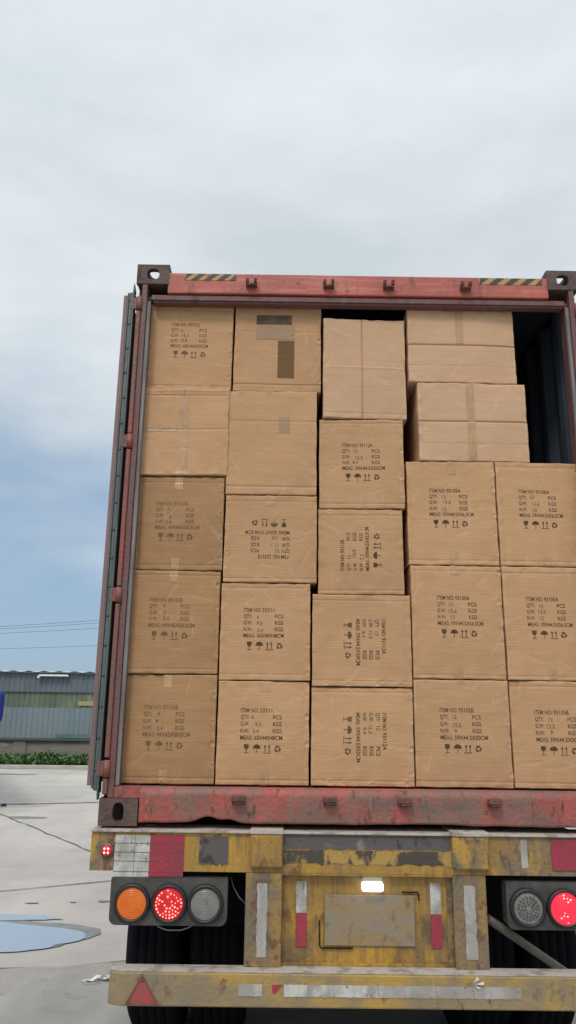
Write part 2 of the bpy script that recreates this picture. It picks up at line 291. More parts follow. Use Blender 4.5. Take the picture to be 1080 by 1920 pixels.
# text and symbols as flat outlines ------------------------------------------------
_tc = {}
def text_polys(txt, width=None, cap=.0185):
    """mesh data of a word scaled to a cap height and, if given, a width; starts at 0,0 on its baseline"""
    cu = bpy.data.curves.new('t', 'FONT'); cu.body = txt; cu.size = 1; cu.resolution_u = 3; cu.offset = .006
    o = bpy.data.objects.new('t', cu); C.objects.link(o)
    dg = bpy.context.evaluated_depsgraph_get(); me = bpy.data.meshes.new_from_object(o.evaluated_get(dg))
    vs_ = [(v.co.x, v.co.y) for v in me.vertices]; fs = [tuple(p.vertices) for p in me.polygons]
    bpy.data.meshes.remove(me); bpy.data.objects.remove(o); bpy.data.curves.remove(cu)
    x0 = min(v[0] for v in vs_); x1 = max(v[0] for v in vs_); ky = cap/.69; kx = ky if width is None else width/(x1-x0)
    return [((x-x0)*kx, y*ky) for x, y in vs_], fs
def sym(kind):
    """polygons about (0,0) with height about 1"""
    P = []
    def disc(cx, cy, r, a0=0, a1=360, n=14): return [(cx+r*math.cos(R(a0+(a1-a0)*i/n)), cy+r*math.sin(R(a0+(a1-a0)*i/n))) for i in range(n+1)]
    if kind == 'goblet':
        P.append([(-.30, .5), (.30, .5), (.27, .12), (.14, -.06), (-.14, -.06), (-.27, .12)]); P.append([(-.04, -.06), (.04, -.06), (.04, -.44), (-.04, -.44)])
        P.append([(-.25, -.5), (.25, -.5), (.25, -.43), (-.25, -.43)])
    elif kind == 'umbrella':
        P.append(disc(0, .02, .47, 0, 180)); P.append([(-.035, .02), (.035, .02), (.035, -.42), (-.035, -.42)]); P.append([(-.035, -.42), (.035, -.42), (-.1, -.5), (-.17, -.46)])
        P.append([(-.02, .47), (.02, .47), (.02, .56), (-.02, .56)])
    elif kind == 'arrows':
        for x in (-.24, .24):
            P.append([(x-.045, -.34), (x+.045, -.34), (x+.045, .2), (x-.045, .2)]); P.append([(x-.15, .2), (x+.15, .2), (x, .5)])
        P.append([(-.48, -.5), (.48, -.5), (.48, -.43), (-.48, -.43)])
    else:
        for k in range(3):
            a = 90+120*k
            o = disc(0, 0, .42, a-44, a+26, 6); i = disc(0, 0, .23, a-44, a+26, 6)[::-1]; P.append(o+i)
            P.append([(r*math.cos(R(b)), r*math.sin(R(b))) for r, b in ((.56, a+24), (.10, a+24), (.34, a+62))])
    return P

def decal(name, polys, face, ms, parent, lift=.0011, T=None):
    """polys: list of (verts2d, faces); laid on the carton's front with its dents"""
    vs_, fs = [], []
    for v2, f2 in polys:
        b = len(vs_)
        for (x, z) in v2:
            if T: x, z = T(x, z)
            vs_.append((x, face(x, z)-lift, z))
        fs += [tuple(i+b for i in f) for f in f2]
    me = bpy.data.meshes.new(name); me.from_pydata(vs_, [], fs); me.update()
    return link(name, me, ms, parent)

# ------------------------------------------------------------------ ground
MB().prism([(-400, -60), (400, -60), (400, 700), (-400, 700)], -.5, 0, 'xy').build('ground', 'conc')['kind'] = 'structure'
o = MB().prism([(-20, -30), (20, -30), (20, 4.6), (5, 3.0), (-.26, 2.2), (-.65, 2.06), (-1.04, 2.03), (-9, 1.3), (-20, .3)], -.1, .004, 'xy').build('pavement_slab', 'concd'); o['kind'] = 'structure'
def strip(name, pts, wd, m, seed, z=.008, jit=.03, lab=None):
    rnd = random.Random(seed); b = MB(); pp = []
    for i in range(len(pts)-1):
        a, c_ = Vector(pts[i]), Vector(pts[i+1]); n = max(2, int((c_-a).length/.22))
        for k in range(n): pp.append(a.lerp(c_, k/n))
    pp.append(Vector(pts[-1])); l, r = [], []
    for i, p in enumerate(pp):
        a = pp[max(i-1, 0)]; c_ = pp[min(i+1, len(pp)-1)]; d = (c_-a).normalized(); n = Vector((-d.y, d.x))
        o = rnd.uniform(-jit, jit); ww = wd*rnd.uniform(.35, 1.3)/2
        l.append(b.b.verts.new((p.x+n.x*(o+ww), p.y+n.y*(o+ww), z))); r.append(b.b.verts.new((p.x+n.x*(o-ww), p.y+n.y*(o-ww), z)))
    for i in range(len(pp)-1): b.b.faces.new((l[i], r[i], r[i+1], l[i+1]))
    o = b.build(name, m); o['kind'] = 'structure'; return o
strip('pavement_crack', [(-9, 16.9), (-3.88, 9.95), (-3.0, 8.68), (-1.56, 6.6), (.6, 3.5)], .026, 'joint', 1, jit=.025)
strip('pavement_joint', [(-12, .35), (-1.85, 4.3), (-.9, 4.84), (6, 7.9)], .022, 'joint', 2, jit=.01)
strip('pavement_joint', [(-9, 1.3), (-1.04, 2.03), (-.65, 2.06), (-.26, 2.2), (5, 3.0)], .014, 'joint', 3, jit=.012)
strip('pavement_joint', [(-14, 9.6), (-4.2, 11.41), (-2.64, 11.85), (8, 14)], .16, 'jointg', 4, jit=.03)
strip('pavement_crack', [(-11, 17.0), (-7.0, 18.3), (-5.9, 18.4)], .18, 'joint', 6, jit=.06)

def blob(name, cx, cy, rx, ry, m, z, seed, rough=.16, pw=1.0, lab=None):
    b = MB(); n = 90; vs_ = []
    for k in range(n):
        a = 2*math.pi*k/n; q = 1+rough*(noise.noise(Vector((math.cos(a)*1.3, math.sin(a)*1.3, seed)))*1.5+.5*noise.noise(Vector((math.cos(a)*5, math.sin(a)*5, seed))))
        vs_.append(b.b.verts.new((cx+rx*math.cos(a)*q, cy+ry*math.sin(a)*q, z)))
    b.b.faces.new(vs_); o = b.build(name, m); o['kind'] = 'structure'; return o
blob('damp_patch', -1.62, 2.80, 1.03, .50, 'wet', .006, 2.0, .10)
blob('puddle', -1.64, 2.74, .97, .45, 'water', .009, 2.3, .10)
blob('puddle', -1.55, 3.33, .62, .10, 'water', .009, 5.3, .2)
blob('damp_patch', -3.3, 9.6, .30, .14, 'wet', .006, 7.1, .3)

# litter and a stone
b = MB()
rnd = random.Random(4)
for (x, y, a, l, wd) in ((0, 0, .15, .15, .035), (.04, .045, .3, .13, .02), (-.01, -.06, .25, .12, .012), (.08, .02, 1.2, .07, .03)):
    vs_ = []
    for i in range(6):
        t = i/5-.5
        for sgn in (-1, 1):
            px = x+math.cos(a)*t*l-math.sin(a)*sgn*wd*.5; py = y+math.sin(a)*t*l+math.cos(a)*sgn*wd*.5
            vs_.append(b.b.verts.new((px, py, .008+rnd.uniform(0, .022))))
    for i in range(5): b.b.faces.new((vs_[2*i], vs_[2*i+1], vs_[2*i+3], vs_[2*i+2]))
tag(b.build('paper_scrap', 'paper', loc=(-.35, 1.80, 0)), 'torn white paper scrap lying on the concrete left of the bumper', 'litter')
t_ = bmesh.new(); bmesh.ops.create_icosphere(t_, subdivisions=2, radius=1)
for v in t_.verts: v.co *= 1+.3*noise.noise(v.co*1.7)
b = MB(); b.add(t_, Matrix.Translation((-4.22, 11.1, .02)) @ Matrix.Diagonal((.055, .05, .032, 1)))
tag(b.build('stone', 'stone'), 'small dark stone lying alone on the concrete yard', 'stone')
for i, (x, y) in enumerate([(-1.05, 3.9), (-.78, 3.95), (-1.4, 3.85), (-.9, 1.15), (-1.2, 5.6)]):
    o = blob('damp_patch', x, y, .03+.02*(i % 3), .022+.01*(i % 2), 'wet', .007, 11+i, .5)

# far yard edge: kerb, ground cover, low building
KA = math.atan2(20.95-20.04, -5.07+7.49)      # the kerb and building run slightly away to the right
KA = R(2.2)
def far(x, dy, z): return Vector((x*math.cos(KA)-dy*math.sin(KA), 20.45+x*math.sin(KA)+dy*math.cos(KA)+.22, z))
def farobj(mb, name, ms, parent=None):
    bm = mb.b; bm.transform(Matrix.Translation((0, 20.67, 0)) @ Matrix.Rotation(KA, 4, 'Z'))
    return mb.build(name, ms, parent, off(parent) if parent else (0, 0, 0))
b = MB(); b.box(-30, 26, 0, .18, 0, .11, .015)
farobj(b, 'kerb', 'kerb')['kind'] = 'structure'
b = MB(); b.box(-30, 26, .18, 1.6, .0, .09)
farobj(b, 'planting_bed', 'soil')['kind'] = 'structure'
b = MB(); rnd = random.Random(11)
for k in range(15000):
    x = rnd.uniform(-13, 7) if k % 6 else rnd.uniform(-30, 26)
    hmax = .31+.13*noise.noise(Vector((x*1.3, 0, 0)))+.08*noise.noise(Vector((x*5, 3, 0)))
    y = rnd.uniform(.2, 1.35); z = .07+rnd.random()**.6*max(.1, hmax)*min(1, .45+y*1.1)
    l = rnd.uniform(.035, .08); w_ = l*.55; e_ = Matrix.Rotation(rnd.uniform(0, 6.28), 3, 'Z') @ Matrix.Rotation(rnd.uniform(-1.1, 1.1), 3, 'X')
    P = [Vector((x, y, z)) + e_ @ Vector(q) for q in ((0, -l, 0), (w_, 0, .01), (0, l, 0), (-w_, 0, .01))]
    b.b.faces.new([b.b.verts.new(p) for p in P])
o = farobj(b, 'ground_cover_plants', 'leaf'); tag(o, 'low leafy green ground cover growing along the kerb', 'plants', kind='stuff')

bl = thing('warehouse', 'low grey corrugated warehouse behind the yard with yellowed window band', 'building', (-5, 22.2, 0))
FY = 1.75
def corr(x0, x1, z0, z1, y, amp, pitch):
    b = MB(); n = int((x1-x0)/pitch*6); prev = None
    for i in range(n+1):
        x = x0+(x1-x0)*i/n; ph = (i % 6)/6; dy = -amp*max(0, min(1, (1.5-abs(ph*6-3))/.7+.2))
        v = [b.b.verts.new((x, y+dy, z)) for z in (z0, z1)]
        if prev: b.b.faces.new((prev[0], v[0], v[1], prev[1]))
        prev = v
    return b
b = MB(); b.box(-28, 24, FY, FY+.25, 0, .76)
for k in range(-11, 10): b.box(k*2.55-.2+.05, k*2.55+.2+.05, FY-.05, FY-.003, 0, .74)
farobj(b, 'plinth', 'concwall', bl)
b = MB(); b.box(-28, 24, FY-.09, FY+.25, .765, .815); b.box(-28, 24, FY-.03, FY+.05, .815, .84); farobj(b, 'ledge', 'sill', bl)
farobj(corr(-28, 24, .84, 1.80, FY+.05, .03, .17), 'lower_wall', 'side', bl)
farobj(corr(-28, 24, 1.80, 2.32, FY+.07, .03, .17), 'window_band', 'trans', bl)
farobj(corr(-28, 24, 2.30, 2.93, FY+.0, .03, .17), 'upper_wall', 'sideu', bl)
b = MB(); b.box(-28, 24, FY+.10, FY+.3, .84, 2.93); b.box(-28, 24, FY+.1, FY+9, 2.90, 2.93); b.box(-28, -27.8, FY+.3, FY+9, 0, 2.9); b.box(23.8, 24, FY+.3, FY+9, 0, 2.9); farobj(b, 'inner_wall', 'steel', bl)
b = MB(); b.box(-5.85, -5.35, FY+.02, FY+.03, 1.88, 2.02); farobj(b, 'window_notice', 'notice', bl)
b = MB(); b.box(-6.5, -2.0, FY-.02, FY+.0, .85, .97); farobj(b, 'green_skirting', 'greens', bl)
b = MB(); b.box(-7.15, -6.2, FY-.22, FY-.06, 2.80, 2.86, .01); b.box(-7.2, -7.13, FY-.2, FY-.02, 2.74, 2.83); farobj(b, 'eave_light', 'white', bl)
# roof sheet with a wavy lower edge
b = MB(); n = 52*12; prev = None
for i in range(n+1):
    x = -28+52*i/n; dz = .022*math.cos(2*math.pi*(i % 6)/6)
    v = [b.b.verts.new((x, FY-.18, 2.955+dz)), b.b.verts.new((x, FY+5, 3.20+dz)), b.b.verts.new((x, FY-.18, 2.935+dz))]
    if prev: b.b.faces.new((prev[0], v[0], v[1], prev[1])); f = b.b.faces.new((prev[2], v[2], v[0], prev[0])); f.material_index = 1
    prev = v
farobj(b, 'roof', ['roofs', 'roofe'], bl)

# overhead cables, far beyond the warehouse
for i, (za, zb, r_, lb) in enumerate(((6.85, 7.34, .013, 'topmost thin overhead cable of the close upper pair'), (6.70, 7.17, .013, 'thin overhead cable just under the topmost one'),
                             (6.42, 6.83, .012, 'thin overhead cable third from the top'), (5.45, 5.73, .012, 'lowest thin overhead cable close above the warehouse roof'))):
    sl = (zb-za)/6.2; pts = [(-14+x, 45, (za+zb)/2+sl*x+.0009*x*x) for x in range(-60, 64, 3)]
    o = MB().tube(pts, r_, 5).build('overhead_cable', 'wire'); tag(o, lb, 'power cable', 'overhead power cables')

# parked truck, almost wholly out of frame on the left: only its mirror reaches in
TX, TY = -6.72, 10.0
tk = thing('parked_truck', 'blue parked truck cut off by the left edge of the photo', 'truck', (TX, TY, 0))
def tp(b, n, m): return b.build(n, m, tk, off(tk))
prof = [(TY, .55), (TY-.02, 1.35), (TY+.22, 2.35), (TY+.5, 2.5), (TY+1.9, 2.5), (TY+1.9, .55)]
tp(MB().prism(prof, TX-1.1, TX+1.1, 'yz'), 'cab', 'blue')
tp(MB().prism([(TY-.027, 1.4), (TY+.188, 2.28), (TY+.192, 2.28), (TY-.023, 1.4)], TX-.95, TX+.95, 'yz'), 'windscreen', 'glass')
tp(MB().box(TX-1.1, TX+1.1, TY-.14, TY-.01, .45, .8, .03), 'bumper', 'blue')
for sg in (-1, 1):
    tp(MB().box(TX+sg*.85-.14, TX+sg*.85+.14, TY-.05, TY-.004, .9, 1.12, .02), 'headlight', 'grey')
    tp(MB().lathe([(.2, -.15), (.48, -.15), (.5, -.1), (.5, .1), (.48, .15), (.2, .15)], (TX+sg*.7, TY+1.3, .5), 'x', 28), 'wheel', 'tyre')
    x1 = TX+sg*1.42
    tp(MB().tube([(TX+sg*1.1, TY+.1, 2.05), (TX+sg*1.3, TY-.05, 2.1), (x1, TY-.05, 1.95)], .018, 6), 'mirror_arm', 'steel')
tp(MB().box(TX-1.15, TX+1.15, TY+2.1, TY+8, 1.0, 2.3), 'load_bed', 'blue')
# right-hand mirror housing: rounded and reaching out
t_ = bmesh.new(); bmesh.ops.create_cube(t_, size=1); bmesh.ops.bevel(t_, geom=list(t_.edges), offset=.22, segments=4, profile=.5, affect='EDGES')
for sg in (-1, 1):
    q = t_.copy(); bb = MB(); bb.add(q, Matrix.Translation((TX+sg*1.42, TY-.05, 1.75)) @ Matrix.Diagonal((.30, .16, .56, 1))); mo = tp(bb, 'mirror', 'blue')
    bb = MB().box(TX+sg*1.42-.11, TX+sg*1.42+.11, TY+.028, TY+.04, 1.55, 1.95); bb.build('mirror_glass', 'glass', mo)
tk.rotation_euler.z = R(24); tk.location = (-5.48, 9.4, 0)      # only the right-hand mirror just enters the frame

# ------------------------------------------------------------------ container
ZC = 1.18
ct = thing('shipping_container', 'open red shipping container with rusty castings, loaded with brown cartons', 'container', (1.219, 0, ZC))
def cp(b, n, m, par=None):
    if par: return b.build(n, m, par)
    return b.build(n, m, ct, off(ct))
W, H, LN = 2.438, 2.896, 12.19
TOPZ = ZC+H
# header rail
b = MB().box(.172, W-.172, .0, .09, 3.905, 4.029, .006); 
b.box(.172, W-.172, .05, .12, 4.029, 4.055)
hd = cp(b, 'header', 'red')
MB().box(.09, W-.09, .022, .07, 3.858, 3.904, .004).build('header_lip', 'maroon', hd)
b = MB().box(.085, W-.085, .012, .0215, 3.868, 3.897, .002); cp(b, 'top_seal', 'maroon')
# hazard stripes at both ends of the header
for (x0, x1) in ((.262, .545), (1.885, 2.232)):
    b = MB(); b.box(x0, x1, -.002, -.0002, 3.985, 4.022); b.build('hazard_sticker', 'haz_y', hd)
    b = MB(); n = 4; p = (x1-x0)/n
    for k in range(n+1):
        a = x0+k*p-.035; q = [(a, 3.985), (a+p*.5, 3.985), (a+p*.5+.045, 4.022), (a+.045, 4.022)]
        q = [(min(max(x, x0), x1), z) for x, z in q]
        if q[1][0]-q[0][0] > .005 or q[2][0]-q[3][0] > .005: b.prism(q, -.0035, -.0021)
    b.build('hazard_stripe', 'haz_k', hd)
# bottom sill: a dented pressed rail
b = MB(); nx, nz = 150, 12
def sillpt(x, t):
    z0 = 1.197+.004*noise.noise(Vector((x*9, 0, 0)))
    z0 += .028*math.exp(-((x-.50)/.055)**2)+.014*math.exp(-((x-.60)/.04)**2)+.006*math.exp(-((x-1.5)/.2)**2)
    z = z0+(1.334-z0)*t; y = .004*noise.noise(Vector((x*5, z*9, 2)))+.012*math.exp(-((x-.52)/.08)**2)*(1-t)
    y += .008*(1-min(1, (1-t)/.12))**2
    return Vector((x, y, z))
rows = [[b.b.verts.new(sillpt(.184+(W-.368)*i/nx, j/nz)) for i in range(nx+1)] for j in range(nz+1)]
rows = [[b.b.verts.new(Vector((v.co.x, .07, v.co.z))) for v in rows[0]]] + rows + [[b.b.verts.new(Vector((v.co.x, .014, 1.346))) for v in rows[-1]], [b.b.verts.new(Vector((v.co.x, .13, 1.350))) for v in rows[-1]]]
for j in range(len(rows)-1):
    for i in range(nx):
        f = b.b.faces.new((rows[j][i], rows[j][i+1], rows[j+1][i+1], rows[j+1][i])); f.smooth = True
b.box(.06, .184, .008, .13, 1.30, 1.349); b.box(W-.184, W-.06, .008, .13, 1.30, 1.349)
sl = cp(b, 'sill', 'redworn')
# lock keepers
def keeper(x, z, par, fl, dent=0):
    b = MB(); b.box(x-.030, x+.030, -.012, -.0005, z-.018, z+.008, .003)
    if fl > 0:
        for sx in (-.030, .014): b.prism([(-.012, z-.006), (-.040, z-.002), (-.046, z+.016), (-.036, z+.026), (-.012, z+.012)], x+sx, x+sx+.016, 'yz')
        b.box(x-.026, x+.026, -.036, -.0125, z-.016, z-.006, .003)
    else:
        b.box(x-.030, x+.030, -.05, -.0145, z-.002, z+.022, .004)
        b.prism([(-.0145, z-.016), (-.046, z-.010), (-.046, z-.003), (-.0145, z-.003)], x-.018, x+.022+dent, 'yz')
    b.build('lock_keeper', 'lug', par)
for i, x in enumerate((.632, 1.055, 1.384, 1.807)): keeper(x, 3.958, hd, 1)
for i, x in enumerate((.638, 1.057, 1.399, 1.811)): keeper(x, 1.297, sl, -1, (.0, .0, .012, .006)[i])
# corner castings
for fx in (0, 1):
    for top in (0, 1):
        b = MB(); cx = .089 if fx == 0 else W-.089; z0 = TOPZ-.118 if top else ZC; zc = z0+.059; t = .026
        b.plate_hole((cx, -.003, zc), (1, 0, 0), (0, 0, 1), (0, 1, 0), .178, .118, t, .052 if not top else .068, .084 if not top else .066, sq=2.6)
        xo = 0 if fx == 0 else W
        if top:
            b.plate_hole((cx, .0865, TOPZ), (1, 0, 0), (0, 1, 0), (0, 0, -1), .178, .125, t, .07, .11)
            b.box(cx-.089+(t if fx == 0 else 0), cx+.089-(0 if fx == 0 else t), .024, .16, z0, z0+.012)
        else: b.box(cx-.089, cx+.089, .024, .16, z0, z0+.02); b.box(cx-.089, cx+.089, .024, .16, z0+.095, z0+.118); b.box(cx-.085, cx+.085, .13, .16, z0+.02, z0+.095)
        b.plate_hole((xo, .0865, zc), (0, 1, 0), (0, 0, 1), (1 if fx == 0 else -1, 0, 0), .125, .118 if not top else .100, t, .08, .06)
        if not top: b.box(cx+(.065 if fx == 0 else -.089), cx+(.089 if fx == 0 else -.065), .024, .13, z0+.02, z0+.095)
        cp(b, 'corner_casting', 'cast')
# posts, seals, hinge bars, hinges
for fx in (0, 1):
    def mx_(x0, x1): return (x0, x1) if fx == 0 else (W-x1, W-x0)
    b = MB(); b.box(*mx_(.034, .062), .0, .11, 1.30, TOPZ-.12, .003); b.box(*mx_(.002, .034), .075, .12, 1.30, TOPZ-.12)
    b.box(*mx_(.062, .078), .04, .11, 1.34, 3.90)
    cp(b, 'corner_post', 'maroon')
    b = MB().box(*mx_(.0625, .082), .012, .038, 1.352, 3.858, .004); cp(b, 'door_seal', 'rubberg')
    hx = .023 if fx == 0 else W-.023
    segs = [(1.315, 1.385), (1.475, 2.195), (2.28, 2.995), (3.08, 3.79)]
    b = MB()
    for z0, z1 in segs: b.box(hx-.013, hx+.0105, -.012, .021, z0, z1, .006)
    cp(b, 'hinge_bar', 'bar')
    for z0 in (1.39, 2.2, 3.0, 3.795):
        b = MB(); b.tube([(hx, -.002, z0), (hx, -.002, z0+.075)], .017, 14)
        b.box(*((hx-.045, hx-.008) if fx == 0 else (hx+.008, hx+.045)), -.010, .008, z0+.004, z0+.071, .003)
        cp(b, 'hinge', 'bar')
# doors folded right back along the outer sides
for fx in (0, 1):
    def mx_(x0, x1): return (x0, x1) if fx == 0 else (W-x1, W-x0)
    b = MB(); b.box(*mx_(-.064, -.042), .0, 1.15, 1.352, 3.885, .003); b.box(*mx_(-.0425, -.03), .01, 1.15, 1.36, 3.87)
    for k in range(5): b.prism([(.15+k*.21, 1.42), (.24+k*.21, 1.42), (.24+k*.21, 3.8), (.15+k*.21, 3.8)], *mx_(-.085, -.064), 'yz')
    dr = cp(b, 'door', 'doorp')
    # gasket: folded rubber strip with a stepped section, its free lip torn at the top
    b = MB()
    b.box(*mx_(-.041, -.034), -.012, .03, 1.340, 3.895, .002)
    b.box(*mx_(-.0335, -.014), -.006, .03, 1.330, 3.90, .004)
    b.box(*mx_(-.0135, -.006), -.014, .05, 1.318, 3.905, .002)
    p = [(-.0135, 3.905), (-.004, 3.905), (-.0035, 3.915), (-.010, 3.955)]
    q = [(-.0135, 1.316), (-.006, 1.316), (-.010, 1.29)]
    if fx: p = [(W-x, z) for x, z in p]; q = [(W-x, z) for x, z in q]
    b.prism(p, -.013, .03); b.prism(q, -.013, .03)
    gk = b.build('gasket', 'rubber', dr)
    for k in range(18):
        z = 1.42+k*.143; x = -.024 if fx == 0 else W+.024
        MB().lathe([(.0035, -.0095), (.0048, -.0088), (.0052, -.0072), (.0085, -.0068), (.0085, -.0055)], (x, 0, z), 'y', 10).build('rivet', 'sill', dr)
# shell: corrugated sides, roof, floor, end wall
def corr_side(x, sgn):
    b = MB(); prev = None; y = .12; i = 0
    seq = [(0, 0), (.07, 0), (.138, .036), (.208, .036)]
    while y < LN-.2:
        for dy, dx in seq:
            if y+dy > LN-.1: break
            v = [b.b.verts.new((x+sgn*dx, y+dy, z)) for z in (1.34, 3.99)]
            if prev: b.b.faces.new((prev[0], v[0], v[1], prev[1]))
            prev = v
        y += .276
    for (z0, z1) in ((1.18+.02, 1.34), (3.99, 4.06)): b.box(min(x, x+sgn*.04), max(x, x+sgn*.04), .16, LN-.02, z0, z1)
    return b
cp(corr_side(.003, 1), 'outer_side_panel', 'red'); cp(corr_side(W-.003, -1), 'outer_side_panel', 'red')
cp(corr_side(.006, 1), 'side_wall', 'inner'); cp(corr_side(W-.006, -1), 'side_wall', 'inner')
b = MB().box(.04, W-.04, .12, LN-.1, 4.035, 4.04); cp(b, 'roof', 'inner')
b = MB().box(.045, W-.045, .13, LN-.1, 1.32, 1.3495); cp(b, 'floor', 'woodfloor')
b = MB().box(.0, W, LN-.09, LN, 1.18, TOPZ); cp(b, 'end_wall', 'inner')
b = MB()
for k in range(20): b.box(.05, W-.05, .6+k*.58, .65+k*.58, 1.21, 1.319)
cp(b, 'cross_members', 'steel')

# ------------------------------------------------------------------ cartons
ICON = ['goblet', 'umbrella', 'arrows', 'recycle']
def carton(x0, x1, z0, z1, y, d, seed, label, rows=None, org=None, rot=0, style='plain', puck='R', tabs='TB', kraft='card', lens=None):
    w_, h_ = x1-x0, z1-z0; rnd = random.Random(seed)
    root = thing('carton', label, 'carton', ((x0+x1)/2, y, z0+ZC), 'cartons stacked in the container')
    yw = rnd.uniform(-.009, .009); root.rotation_euler = (0, R(random.Random(seed*7).uniform(-.22, .22)), 0)
    pk = []
    def addp(n, fn):
        k = max(3, int(n/.105)); 
        for i in range(k):
            t = (i+.5+rnd.uniform(-.25, .25))/k; pk.append((*fn(t), rnd.uniform(.006, .010), rnd.uniform(.004, .008)))
    if 'R' in puck: addp(h_, lambda t: (w_/2-rnd.uniform(.010, .018), t*h_))
    if 'L' in puck: addp(h_, lambda t: (-w_/2+rnd.uniform(.010, .018), t*h_))
    if 'B' in puck: addp(w_, lambda t: (t*w_-w_/2, rnd.uniform(.010, .018)))
    if 'T' in puck: addp(w_, lambda t: (t*w_-w_/2, h_-rnd.uniform(.010, .018)))
    cre = []       # creases: (is_vertical, position, from, to, depth)
    xs = {round(-w_/2+w_*i/64, 5) for i in range(65)}; zs = {round(h_*i/68, 5) for i in range(69)}
    for ex in (.0025, .006): xs |= {-w_/2+ex, w_/2-ex}; zs |= {ex, h_-ex}
    def ln(vert, p, a=0, b_=9, dp=.0015):
        cre.append((vert, p, a, b_, dp)); (xs if vert else zs).update({p-.003, p, p+.003})
    if style == 'vseam': ln(True, rnd.uniform(-.012, .03), 0, 9, .009); ln(False, h_*.5, 0, 9, -.002); ln(False, .03, -9, 9, .002)
    if style == 'vseam2': ln(True, -.005, 0, 9, .006); ln(False, h_-.045, -9, 9, .003); ln(False, h_*.52, .0, 9, .003); ln(False, h_-.02, -9, 9, -.002)
    if style == 'hseam': ln(False, h_*rnd.uniform(.47, .51), 0, 9, .010); ln(True, -w_/2+.02, 0, 9, -.0015); ln(False, h_*.22, -9, 9, .0012); ln(True, w_/2-.018, 0, 9, .0015)
    if style == 'lip': ln(False, .045, -9, 9, .004); ln(False, h_*.7, .05, .15, .002)
    if style == 'print':
        ln(False, rnd.uniform(.018, .03), -9, 9, .0022)
        if rnd.random() < .8: ln(False, h_-rnd.uniform(.02, .035), -9, 9, .0022)
        if rnd.random() < .6: ln(True, w_/2-rnd.uniform(.022, .034), -9, 9, .002)
        if rnd.random() < .5: ln(True, -w_/2+rnd.uniform(.02, .034), -9, 9, .0018)
    bul = rnd.uniform(-.009, .013); tl = rnd.uniform(-.006, .006); crk = rnd.uniform(0, 100)
    wrk = [(rnd.uniform(-w_/2, w_/2), rnd.uniform(0, h_), rnd.uniform(0, 3.14), rnd.uniform(.02, .07), rnd.uniform(.001, .003)) for _ in range(7)]
    def face(x, z):
        e = min(w_/2-abs(x), z, h_-z); e = max(e, 0)
        y_ = .0065*(1-min(1, e/.007))**2
        u, v = 2*x/w_, 2*z/h_-1
        y_ -= bul*(1-u*u)*(1-v*v)
        y_ += .0042*noise.noise(Vector((x*5, z*5, crk)))+.0016*noise.noise(Vector((x*18, z*18, crk)))
        ed = math.exp(-e/.02); y_ += .0075*ed*noise.noise(Vector((x*26, z*26, crk+9)))
        for (px, pz, r, a) in pk:
            q = (x-px)**2+(z-pz)**2
            if q < .0022: y_ += a*math.exp(-q/(r*r))-a*.5*math.exp(-((math.sqrt(q)-r*1.7)/(r*.6))**2)
        for (vt, p, a, b_, dp) in cre:
            q = (x if vt else z)-p
            if abs(q) < .02: y_ += dp*math.exp(-(q/.0026)**2)
        for (px, pz, an, l, a) in wrk:
            dx, dz = x-px, z-pz; t = dx*math.cos(an)+dz*math.sin(an); n_ = -dx*math.sin(an)+dz*math.cos(an)
            if abs(t) < l and abs(n_) < .02: y_ += a*math.exp(-(n_/.004)**2)*(1-(t/l)**2)
        return y_+yw*u
    b = MB(); xs = sorted(xs); zs = sorted(zs); G_ = []
    for j, z in enumerate(zs):
        rw = []
        for i, x in enumerate(xs):
            e = min(w_/2-abs(x), z, h_-z); ox = oz = 0
            sx, sz = 2*x/w_, 2*z/h_-1
            if abs(sx) > .9: ox = (.0022*noise.noise(Vector((sx*3, z*12, crk+3))) - (.0025 if e < .001 else 0)*1)*(1 if sx > 0 else -1)
            if abs(sz) > .9: oz = (.0022*noise.noise(Vector((x*12, sz*3, crk+5))) - (.002 if e < .001 else 0)*1)*(1 if sz > 0 else -1)
            rw.append(b.b.verts.new((x+ox, face(x, z), z+oz)))
        G_.append(rw)
    nz_, nx_ = len(zs), len(xs)
    for j in range(nz_-1):
        for i in range(nx_-1):
            f = b.b.faces.new((G_[j][i], G_[j][i+1], G_[j+1][i+1], G_[j+1][i])); f.smooth = True
    loop = [G_[0][i] for i in range(nx_)]+[G_[j][-1] for j in range(1, nz_)]+[G_[-1][i] for i in range(nx_-2, -1, -1)]+[G_[j][0] for j in range(nz_-2, 0, -1)]
    bk = [b.b.verts.new((v.co.x, d, v.co.z)) for v in loop]; n = len(loop)
    for i in range(n): b.b.faces.new((loop[i], bk[i], bk[(i+1) % n], loop[(i+1) % n]))
    b.b.faces.new(bk)
    bo = b.build('body', kraft, root); me = bo.data; at_ = me.attributes.new('wear_highlight', 'FLOAT', 'POINT')
    for i, v in enumerate(me.vertices):  # scuffed edges, with highlights painted along puckers and wrinkles
        x, z = v.co.x, v.co.z
        if v.co.y > .2: continue
        e = max(0, min(w_/2-abs(x), z, h_-z)); q = math.exp(-e/.0035)*max(0, min(1, .45+1.7*noise.noise(Vector((x*9, z*9, crk+20)))+.8*noise.noise(Vector((x*40, z*40, crk)))))
        for (px, pz, r_, a) in pk:
            dd = (x-px)**2+(z-pz)**2
            if dd < .001:
                an = math.atan2(z-pz, x-px); q += .7*math.exp(-((math.sqrt(dd)-r_*1.3)/(r_*.5))**2)*max(0, math.cos(an-pz*90-1.0))**2+.5*math.exp(-(((x-px)*.7+(z-pz)*.7)/.002)**2)*math.exp(-dd/(r_*r_*2))
        for (px, pz, an, l, a) in wrk:
            dx, dz = x-px, z-pz; t = dx*math.cos(an)+dz*math.sin(an); n_ = -dx*math.sin(an)+dz*math.cos(an)
            if abs(t) < l and abs(n_) < .012: q += .35*math.exp(-(n_/.003)**2)
        at_.data[i].value = min(1, q)
